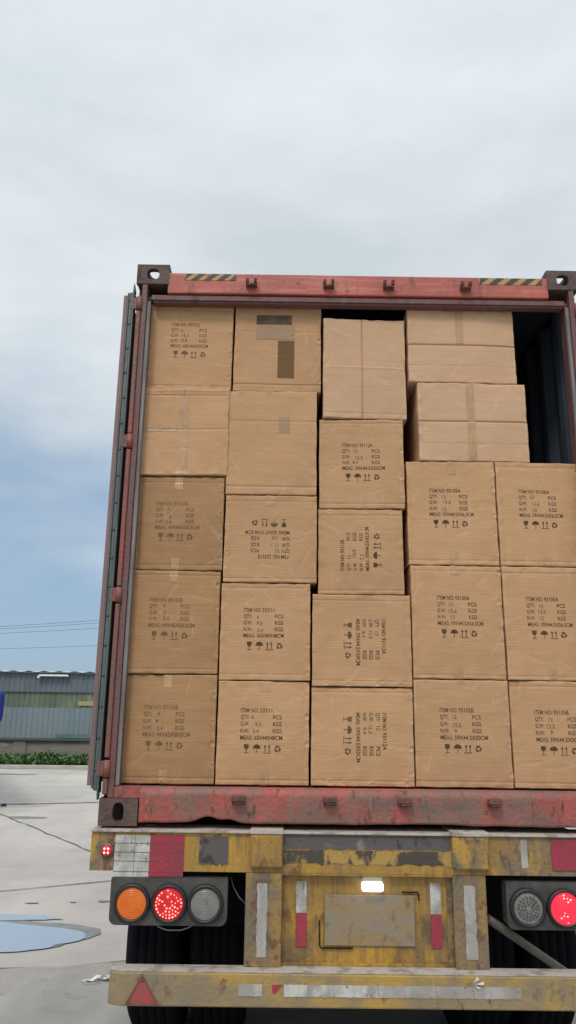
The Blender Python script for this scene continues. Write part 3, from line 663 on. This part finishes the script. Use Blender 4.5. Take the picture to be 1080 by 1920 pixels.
    # tape
    def tape(xa, xb, za, zb, mm='tape'):
        nx2, nz2 = max(2, int((xb-xa)/.007)), max(2, int((zb-za)/.007))
        vs_ = [(xa+(xb-xa)*i/nx2, za+(zb-za)*j/nz2) for j in range(nz2+1) for i in range(nx2+1)]
        fs = [(j*(nx2+1)+i, j*(nx2+1)+i+1, (j+1)*(nx2+1)+i+1, (j+1)*(nx2+1)+i) for j in range(nz2) for i in range(nx2)]
        decal('tape', [(vs_, fs)], face, mm, root, .0014)
    tx = rnd.uniform(-.015, .02)
    if 'T' in tabs: tape(tx-.021, tx+.021, h_-rnd.uniform(.05, .075), h_-.001)
    if 'B' in tabs: tape(tx-.021, tx+.021, .001, rnd.uniform(.045, .075))
    if style == 'hseam': tape(-.03, .012, h_*.02, h_*.985) if seed % 2 else tape(-.03, .012, h_*.5, h_*.985)
    if style == 'vseam2': tape(-.031, .021, .002, h_-.05)
    if style == 'vseam2': tape(-w_/2+.004, -.04, h_*.5, h_*.565)
    if rows:
        # org: where the block starts (box coordinates: x from the centre, z from the base); rot turns the reading direction
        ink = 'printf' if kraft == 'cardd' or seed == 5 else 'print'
        ca, sa = math.cos(R(rot)), math.sin(R(rot))
        def T(x, z): return org[0]+x*ca-z*sa, org[1]+x*sa+z*ca
        item, q, g, n_, meas = rows
        LH = .0317; P = []; S = []
        def put(lst, txt, x, line, wdt=None, cap=.0190):
            v, f = text_polys(txt, wdt, cap); lst.append(([(a+x, b_-line*LH-.0175) for a, b_ in v], f))
        ml, il = lens or (.226, .163)
        put(P, 'ITEM NO:', 0, 0, .084); put(P, item, .091, 0, il-.091)
        put(P, 'QTY:', 0, 1, .040); put(P, 'G.W:', 0, 2, .040); put(P, 'N.W:', 0, 3, .040)
        for k, u_ in enumerate(('PCS', 'KGS', 'KGS')): put(P, u_, .155, k+1, .042)
        put(P, 'MEAS:', 0, 4, .058); put(P, meas, .067, 4, ml-.067)
        for k, v_ in enumerate((q, g, n_)): put(S, v_, .060+rnd.uniform(-.008, .012), k+1+rnd.uniform(-.12, .16), None, .0175)
        decal('printed_text', P, face, ink, root, T=T)
        decal('stamped_numbers', S, face, 'stamp', root, T=T)
        for k, kd in enumerate(ICON):
            ic = [(v, [tuple(range(len(v)))]) for v in sym(kd)]; sz = .040 if k < 3 else .034
            ic = [([(a*sz*(1 if k else 1)+.030+k*.0495, b_*sz-4*LH-.0175-.041) for a, b_ in v], f) for v, f in ic]
            decal('handling_symbol', ic, face, ink, root, T=T)
    return root, face, tape

def ctn(col, x0, x1, z0, z1, **k): return carton(x0, x1, z0, z1-.001, **k)
def px2(px, py, x0, x1, z0, y=.07):      # measured positions of the printing, read off the photograph, as offsets on the carton's face
    a, bq = px-540, py-960; vx = a*cr+bq*sr; vy = -a*sr+bq*cr
    d = rt*vx-up*vy+fw*F_PX; k = (y-CAM.y)/d.y; q = CAM+d*k
    return q.x-(x0+x1)/2, q.z-ZC-z0
def B(x0, x1, z0, z1, y, d, seed, label, item=None, at=None, rot=0, **k):
    org = None
    if at: org = px2(at[0], at[1], x0, x1, z0, y)
    return carton(x0, x1, z0, z1-.0012, y, d, seed, label, item, org, rot, **k)
r5 = 'top row under the header'
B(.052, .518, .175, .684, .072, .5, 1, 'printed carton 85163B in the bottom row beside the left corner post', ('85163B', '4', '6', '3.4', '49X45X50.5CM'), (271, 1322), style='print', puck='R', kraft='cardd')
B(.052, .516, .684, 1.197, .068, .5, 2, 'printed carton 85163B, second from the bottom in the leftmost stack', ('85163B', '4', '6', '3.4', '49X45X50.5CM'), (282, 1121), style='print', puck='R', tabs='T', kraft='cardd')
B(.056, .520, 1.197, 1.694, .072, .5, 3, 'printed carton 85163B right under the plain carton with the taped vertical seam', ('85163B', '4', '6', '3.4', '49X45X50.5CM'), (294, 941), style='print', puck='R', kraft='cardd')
B(.056, .531, 1.697, 2.193, .060, .5, 4, 'plain carton with taped vertical seam and no printing, leftmost stack', style='vseam2', puck='', tabs='', kraft='card')
B(.070, .534, 2.193, 2.704, .084, .5, 5, 'printed carton 99722 at the top left corner of the load', ('99722', '4', '13.7', '13.6', '68X46X50CM'), (322, 606), style='print', puck='R', tabs='', lens=(.205, .155), kraft='card')
B(.521, .966, .175, .658, .070, .6, 6, 'printed carton 23311 in the bottom row, second stack from the left', ('23311', '6', '9.5', '5.4', '60X44X48CM'), (452, 1328), style='print', puck='R', lens=(.2, .15), kraft='card')
B(.519, .970, .658, 1.139, .070, .6, 7, 'printed carton 23311 directly below the carton printed upside down', ('23311', '6', '9.5', '5.4', '60X44X48CM'), (458, 1140), style='print', puck='R', tabs='', lens=(.2, .15))
B(.523, .999, 1.139, 1.598, .064, .6, 8, 'printed carton 23321B whose text stands upside down', ('23321B', '12', '11.1', '7.8', '63X47.5X46.5CM'), (542, 1047), 180, style='print', puck='L', tabs='T', lens=(.226, .158))
_, fc, tp4 = B(.533-.012, .998, 1.599, 2.182, .066, .6, 9, 'tall carton with only a faint faded mark, second stack from the left', style='lip', puck='', tabs='', kraft='card')
def rect_decal(root_face, x0, x1, z0, z1, m, name='faded_mark'):
    root, face, _ = root_face
    nx2, nz2 = max(2, int((x1-x0)/.007)), max(2, int((z1-z0)/.007))
    vs_ = [(x0+(x1-x0)*i/nx2, z0+(z1-z0)*j/nz2) for j in range(nz2+1) for i in range(nx2+1)]
    fs = [(j*(nx2+1)+i, j*(nx2+1)+i+1, (j+1)*(nx2+1)+i+1, (j+1)*(nx2+1)+i) for j in range(nz2) for i in range(nx2)]
    decal(name, [(vs_, fs)], face, m, root, .0013)
def mark(rf, x0, x1, z0, y, pa, pb, m, name='faded_mark'):
    a = px2(pa[0], pa[1], x0, x1, z0, y); b_ = px2(pb[0], pb[1], x0, x1, z0, y)
    rect_decal(rf, a[0], b_[0], b_[1], a[1], m, name)
mark((_, fc, None), .521, .998, 1.599, .066, (523, 783), (543, 812), 'blot3')
rf = B(.539, 1.020, 2.182, 2.700, .084, .6, 10, 'top row carton with dark rectangular print marks, second stack from the left', style='lip', puck='R', tabs='')
mark(rf, .539, 1.020, 2.182, .084, (481, 591), (547, 609), 'blot', 'dark_mark')
mark(rf, .539, 1.020, 2.182, .084, (481, 610.5), (552, 637), 'blot3', 'faded_mark')
mark(rf, .539, 1.020, 2.182, .084, (521, 638.5), (551, 709), 'blot2', 'brown_mark')
B(.972, 1.4655, .175, .633, .070, .59, 11, 'printed carton 93112A with text turned sideways, bottom row in the middle stack', ('93112A', '12', '12.3', '8.4', '59X44.5X50CM'), (723, 1337), -90, style='print', puck='BR', tabs='', lens=(.226, .170))
B(.974, 1.4665, .634, 1.086, .060, .59, 12, 'sideways printed carton 93112A, second from the bottom of the middle stack', ('93112A', '12', '12.3', '8.4', '59X44.5X50CM'), (722, 1161), -90, style='print', puck='B', tabs='', lens=(.226, .170))
B(1.004, 1.442, 1.086, 1.532, .074, .59, 13, 'printed carton 93112B with text reading upwards', ('93112B', '12', '10.9', '7.2', '59X44.5X43.5CM'), (639, 1070), 90, style='print', puck='T', tabs='', lens=(.228, .160))
B(1.008, 1.456, 1.533, 2.027, .070, .59, 14, 'upright printed carton 93112A right under the tall plain carton with a vertical seam', ('93112A', '12', '12.3', '8.4', '59X44.5X50CM'), (642, 831), style='print', puck='R', tabs='B', lens=(.222, .160))
B(1.027, 1.480, 2.031, 2.622, .070, .45, 15, 'tall plain carton with a vertical seam at the top of the middle stack', style='vseam', puck='', tabs='', kraft='cardl')
B(1.4695, 1.933, .175, .676, .070, .59, 16, 'printed carton 93105B in the bottom row, fourth stack from the left', ('93105B', '12', '12.5', '9', '59X44.5X50CM'), (824, 1328), style='print', puck='R', tabs='')
B(1.4695, 1.930, .676, 1.242, .070, .59, 17, 'printed carton 93105A, second from the bottom in the fourth stack from the left', ('93105A', '12', '13.6', '12', '59X44.5X56.5CM'), (818, 1118), style='print', puck='R', tabs='TB')
B(1.465, 1.927, 1.242, 1.798, .070, .59, 18, 'printed carton 93105A carrying the two long plain cartons, fourth stack from the left', ('93105A', '12', '13.6', '12', '59X44.5X56.5CM'), (805, 916), style='print', puck='R', tabs='TB')
B(1.536, 2.123, 1.799, 2.247, .070, .50, 19, 'long plain carton with horizontal seam, the lower of the two', style='hseam', puck='', tabs='', kraft='cardl')
B(1.492, 2.086, 2.248, 2.697, .075, .50, 20, 'long plain carton with horizontal seam right under the header', style='hseam', puck='', tabs='', kraft='cardl')
B(1.936, 2.372, .175, .675, .070, .59, 21, 'printed carton 93105B in the bottom row beside the right corner post', ('93105B', '12', '12.5', '9', '59X44.5X50CM'), (1002, 1332), style='print', puck='', tabs='')
B(1.933, 2.372, .675, 1.242, .070, .59, 22, 'printed carton 93105A in the rightmost stack, second from the bottom', ('93105A', '12', '13.6', '12', '59X44.5X56.5CM'), (986, 1120), style='print', puck='', tabs='B')
B(1.930, 2.372, 1.242, 1.799, .070, .59, 23, 'printed carton 93105A on top of the rightmost stack', ('93105A', '12', '13.6', '12', '59X44.5X56.5CM'), (971, 919), style='print', puck='R', tabs='B')

# ------------------------------------------------------------------ trailer
tr = thing('semi_trailer', 'grimy yellow semi trailer under the red container with lit tail lights', 'trailer', (1.22, 0, 0))
def T_(b, n, m, par=None): return b.build(n, m, par) if par else b.build(n, m, tr, off(tr))
XR = 2.455
b = MB().box(.091, 1.780, -.03, .12, .998, 1.160); beam = T_(b, 'rear_beam', 'yel')
for x0, x1 in ((-.016, .0905), (1.7805, XR)): T_(MB().box(x0, x1, -.03, .12, .998, 1.160), 'beam_end', 'yelg')
b = MB().box(-.018, .70, -.045, .16, 1.1605, 1.170, .002); b.box(.845, 1.603, -.045, .16, 1.1605, 1.170, .002); b.box(1.766, XR+.002, -.045, .16, 1.1605, 1.170, .002); T_(b, 'beam_flange', 'top', beam)
for x0, x1, mm in ((.70, .845, 'yel'), (1.603, 1.766, 'yelg')):
    b = MB().box(x0, x1, -.058, -.031, 1.022, 1.160, .008); b2 = T_(b, 'bolster_block', mm)
    b = MB().box(x0-.002, x1+.002, -.062, .16, 1.1605, 1.179, .003); T_(b, 'bolster_cap', 'top', b2)
for x0, x1 in ((.682, .844), (1.603, 1.752)):
    b = MB().box(x0, x1, -.03, .05, .618, .9975, .006); po = T_(b, 'post', 'yelg')
    a = x0+.052
    b = MB(); rnd = random.Random(int(x0*100)); n = 16; lft = [(a+rnd.uniform(-.002, .003), .66+.295*i/n) for i in range(n+1)]; rgt = [(a+.046+rnd.uniform(-.004, .002), .66+.295*i/n) for i in range(n+1)]
    if x0 > 1: lft = [(x-.004, z) for x, z in lft]
    b.prism(lft+rgt[::-1], -.0325, -.0302); T_(b, 'white_strip', 'wstrip', po)
b = MB().box(.8445, 1.6025, .012, .022, .622, .9975); b.box(.8445, 1.6025, -.028, .0115, .9885, .9975); b.box(.8445, 1.6025, -.004, .0115, .622, .632); pn = T_(b, 'rear_panel', 'yel')
b = MB().box(1.5800, 1.6024, .004, .0115, .633, .9880); T_(b, 'panel_edge', 'yelg', pn)
for x0 in (.908, 1.508):
    T_(MB().box(x0, x0+.047, .008, .0115, .828, .958, .001), 'white_reflector', 'whiter', pn)
    T_(MB().box(x0, x0+.047, .007, .0115, .692, .8265, .001), 'red_reflector', 'redr', pn)
# number plate with its bent wire bracket
pl = T_(MB().box(1.035, 1.435, .0015, .0055, .700, .905, .002), 'number_plate', 'plate')
b = MB(); b.tube([(1.012, .003, .80), (1.012, .003, .700), (1.022, .003, .690), (1.16, .003, .690)], .0035, 6); T_(b, 'plate_bracket', 'steel', pl); b = MB(); b.tube([(1.38, .003, .918), (1.452, .003, .918), (1.456, .003, .912), (1.456, .003, .885)], .0035, 6)
T_(b, 'plate_bracket', 'steel', pl)
# plate lamp
lp = T_(MB().box(1.200, 1.292, -.025, .006, .965, .9882, .003), 'plate_lamp', 'housing')
T_(MB().box(1.198, 1.294, -.045, -.004, .926, .964, .010), 'lens', 'lamp', lp)
# beam markings
T_(MB().box(.092, .249, -.0345, -.0305, .975, 1.148), 'white_reflective_sheet', 'whiter', beam)
b = MB()
for z in (.9955, 1.038, 1.075, 1.112): b.box(.093, .400, -.0355, -.0346, z, z+.0022)
for x in (.18,): b.box(x, x+.0018, -.0356, -.0346, .976, 1.147)
T_(b, 'sheet_joints', 'patch', beam)
T_(MB().box(.2495, .402, -.0343, -.0305, .976, 1.148), 'red_reflective_sheet', 'redr', beam)
b = MB().box(2.052, 2.215, -.0345, -.0305, 1.022, 1.152, .001); b.box(2.052, 2.215, -.0362, -.0346, 1.022, 1.105, .0006); T_(b, 'red_reflective_sheet', 'redr', beam)
T_(MB().box(2.2155, 2.37, -.0345, -.0305, 1.022, 1.150), 'white_reflective_sheet', 'whiter', beam)
def rag(x0, x1, z0, z1, seed, j):
    rnd = random.Random(seed); n = 26
    a = [(x0+(x1-x0)*i/n, z0+rnd.uniform(-j, j)) for i in range(n+1)]; c_ = [(x0+(x1-x0)*i/n, z1+rnd.uniform(-j*.4, 0)) for i in range(n, -1, -1)]
    return a+c_
T_(MB().prism(rag(.850, 1.602, 1.098, 1.157, 3, .004), -.0322, -.0302), 'worn_dark_band', 'patch', beam)
T_(MB().prism(rag(.850, 1.602, 1.036, 1.093, 5, .006), -.0322, -.0302), 'flaking_paint_band', 'patchy', beam)
T_(MB().prism(rag(.470, .600, 1.03, 1.145, 8, .007), -.0322, -.0302), 'worn_dark_patch', 'patch', beam)
T_(MB().prism(rag(1.915, 1.945, 1.03, 1.15, 9, .004), -.0322, -.0302), 'worn_pale_patch', 'wstrip', beam)
# small side marker
sm = T_(MB().lathe([(.030, .0), (.030, -.008), (.024, -.013), (.021, -.009)], (.058, -.031, 1.083), 'y', 24), 'marker_light', 'patch')
T_(MB().lathe([(.0225, 0), (.0225, -.006), (.017, -.010), (.006, -.012)], (.058, -.041, 1.083), 'y', 20), 'lens', 'redl', sm)
b = MB()
for dx in (-.008, .008):
    for dz in (-.008, .008): b.lathe([(.0052, 0), (.0052, -.004), (.002, -.006)], (.058+dx, -.0485, 1.083+dz), 'y', 8)
T_(b, 'bulbs', 'ledw', sm)
# light clusters
def rrect(x0, x1, z0, z1, r, top=False):
    p = []
    for cx, cz, a0 in ((x0+r, z0+r, 180), (x1-r, z0+r, 270), (x1-r, z1-r, 0), (x0+r, z1-r, 90)):
        rr = r if (cz < (z0+z1)/2 or top) else .006
        ccx = cx if rr == r else (x1-rr if cx > (x0+x1)/2 else x0+rr); ccz = cz if rr == r else z1-rr
        for k in range(6): p.append((ccx+rr*math.cos(R(a0+18*k)), ccz+rr*math.sin(R(a0+18*k))))
    return p
def cluster(x0, x1, cols):
    h = T_(MB().prism(rrect(x0, x1, .783, .974, .03), -.045, .03), 'light_cluster', 'plast')
    b = MB().box(x0+.03, x1-.03, .0305, .10, .85, .997); T_(b, 'bracket', 'steel', h)
    for cx, kind in cols:
        zc_ = .872; r = .072
        T_(MB().lathe([(r+.008, 0), (r+.008, -.012), (r+.003, -.020), (r-.006, -.020), (r-.008, -.006)], (cx, -.0455, zc_), 'y', 40), 'lamp_ring', 'ring', h)
        pr = [(r-.007, -.006)]; n = 7; prof = []
        for k in range(n*4+1):
            q = (r-.007)*(1-k/(n*4+1)); prof.append((max(q, .001), -.011-.008*(1-(q/r)**2)-.0022*abs(math.sin(k*math.pi/4))))
        mm = {'orange': 'orange', 'grey': 'grey', 'red': 'redl', 'redb': 'redlb', 'honey': 'grey'}[kind]
        le = T_(MB().lathe(pr+prof, (cx, -.0455, zc_), 'y', 40), 'lens', mm, h)
        if kind in ('red', 'redb', 'honey'):
            b = MB(); rnd = random.Random(int(cx*97))
            for ring_, cnt in ((.055, 24), (.043, 18), (.030, 12), (.017, 7)):
                for k in range(cnt):
                    a = 2*math.pi*k/cnt+ring_*40
                    if kind == 'red' and rnd.random() < .42 - .3*(math.cos(a+.9) > .3): continue
                    if kind == 'redb' and not (math.sin(2*a-1.2) > .55 and rnd.random() < .6): continue
                    if kind == 'honey' and ring_ > .045: continue
                    x, z = cx+ring_*math.cos(a), zc_+ring_*math.sin(a); q = rnd.uniform(.0024, .0042) if kind != 'honey' else .0055
                    hh = -.0455-.013-.008*(1-(ring_/r)**2)
                    b.lathe([(q, 0), (q, -.002), (q*.4, -.0035)], (x, hh, z), 'y', 7)
            T_(b, 'bulbs', {'red': 'led', 'redb': 'ledw', 'honey': 'patch'}[kind], le)
    return h
h1 = cluster(.088, .603, ((.186, 'orange'), (.349, 'red'), (.508, 'grey')))
h2 = cluster(1.835, 2.352, ((1.925, 'honey'), (2.089, 'redb'), (2.253, 'orange')))
T_(MB().tube([(.285, .0, .786), (.30, -.01, .77), (.34, -.01, .757), (.40, -.01, .757), (.44, -.01, .77), (.46, 0, .786)], .0028, 6), 'loose_wire', 'wirel', h1)
T_(MB().tube([(.61, .06, .96), (.625, .05, .92), (.65, .05, .88), (.678, .05, .855)], .0022, 6), 'loose_wire', 'wirel', h1)
# bumper
b = MB(); P = [(.112, -.075), (.165, -.10), (2.275, -.10), (2.328, -.075), (2.328, 0), (.112, 0)]
b.prism(P, .488, .6175, 'xy'); bp = T_(b, 'bumper', 'bump_')
bmod = bp.modifiers.new('bev', 'BEVEL'); bmod.width = .007; bmod.segments = 2
b = MB(); b.prism([(.113, -.072), (.167, -.097), (2.273, -.097), (2.327, -.072), (2.327, -.002), (.113, -.002)], .618, .6205, 'xy'); T_(b, 'bumper_top', 'top', bp)
for x0, x1, m_ in ((.48, .665, 'bump_'), (.665, .765, 'whiter'), (.806, .852, 'redr'), (.858, .96, 'whiter'), (.9615, 1.065, 'whiter'), (1.0665, 1.255, 'whiter'), (1.2565, 1.50, 'wstrip'), (1.5015, 1.66, 'wstrip'), (1.6615, 1.86, 'wstrip')):
    if m_ == 'bump_': continue
    zt, zb = .577, .532
    if m_ == 'redr': q = [(x0, .575), (x1, .577), (x0+.012, .540), (x0+.004, .545)]
    else: q = rag(x0, x1, zb, zt, int(x0*50), .0015)
    T_(MB().prism(q, -.1025, -.1003), 'red_strip' if m_ == 'redr' else 'white_strip', m_, bp)
b = MB(); ap = [(.256, .612), (.190, .494), (.334, .494)]
b.prism(ap, -.108, -.1003); tri = T_(b, 'reflector_triangle', 'redtri', bp)
b = MB(); cen = Vector((.26, .535))
ins = [(Vector(p)*.86+cen*.14) for p in ap]
for i in range(3): a, c_ = ap[i], ap[(i+1) % 3]; d_, e_ = ins[(i+1) % 3], ins[i]; b.prism([a, c_, tuple(d_), tuple(e_)], -.1105, -.1082)
b.lathe([(.006, 0), (.006, -.003), (.003, -.004)], (.257, -.1085, .588), 'y', 10); b.lathe([(.005, 0), (.005, -.003), (.003, -.004)], (.21, -.1085, .503), 'y', 10); b.lathe([(.005, 0), (.005, -.003), (.003, -.004)], (.314, -.1085, .503), 'y', 10)
T_(b, 'triangle_rim', 'maroon', tri)
# peeled leaf-shaped scrap of tape on the bumper below the right post
b = MB(); rnd = random.Random(2)
for k in range(7):
    a = k*.9+.3; l = rnd.uniform(.02, .045); x, z = 1.655, .588
    p = [(x, -.106, z), (x+l*math.cos(a-.35), -.112, z+l*.6*math.sin(a-.35)), (x+l*1.2*math.cos(a), -.104, z+l*.7*math.sin(a))]
    b.b.faces.new([b.b.verts.new(q) for q in p])
T_(b, 'peeled_tape', 'whiter', bp)
for x0 in (.69, 1.615): T_(MB().box(x0, x0+.13, .0, .045, .50, .617), 'bumper_bracket', 'steel', bp)
# underframe
b = MB()
for x0 in (.74, 1.58):
    b.box(x0, x0+.16, .17, LN-.3, .98, 1.0); b.box(x0+.07, x0+.09, .17, LN-.3, 1.0, 1.14); b.box(x0, x0+.16, .17, LN-.3, 1.14, 1.16)
    b.box(x0+.02, x0+.14, .06, 5.0, .80, .979)
for y in (.8, 2.2, 3.6, 5.5, 8, 10.5): b.box(.82, 1.66, y, y+.1, 1.01, 1.13)
T_(b, 'chassis_rail', 'steel')
T_(MB().tube([(1.775, .08, .800), (2.19, .30, .52)], .019, 14), 'brace_tube', 'tube')
for x0, x1 in ((.05, .675), (1.765, 2.39)):
    b = MB().box(x0, x1, .50, .512, .66, 1.10, .003); b.box(x0, x1, .512, 1.65, 1.08, 1.10); T_(b, 'mudguard', 'tyre')
# wheels: dual tyres on three axles
def make_wheel(px_):
    r, wd = .505, .285; pr = [(.29, -wd/2+.02), (.40, -wd/2), (r-.045, -wd/2+.004), (r-.012, -wd/2+.022)]
    n = 5
    for k in range(n):
        a = -wd/2+.03+(wd-.06)*k/n; bq = a+(wd-.06)/n
        pr += [(r, a+.002), (r, bq-.006), (r-.007, bq-.004), (r-.007, bq)]
    pr += [(r-.012, wd/2-.022), (r-.045, wd/2-.004), (.40, wd/2), (.29, wd/2-.02)]
    return MB().lathe(pr, (0, 0, 0), 'x', 56)
wh0 = None
axles = []
for ai, y in enumerate((1.12, 2.42, 3.72)):
    ax = T_(MB().tube([(.10, y, .505), (2.32, y, .505)], .065, 16), 'axle', 'steel')
    for x in (.185, .515, 1.915, 2.245):
        if wh0 is None: o = wh0 = make_wheel(x).build('wheel', 'tyre', ax, (x, y, .505)); rim0 = MB().lathe([(.05, -.03), (.12, -.05), (.2, .02), (.285, .05), (.288, -.1), (.288, .12), (.2, .03), (.05, .0)], (0, 0, 0), 'x', 32).build('rim', 'rim', o)
        else:
            o = wh0.copy(); C.objects.link(o); o.parent = ax; o.location = (x, y, .505)
            q = rim0.copy(); C.objects.link(q); q.parent = o
for x in (.5, 1.8): T_(MB().box(x, x+.12, 9.6, 9.72, .10, 1.1).box(x-.08, x+.2, 9.5, 9.82, .0, .12), 'landing_leg', 'steel')
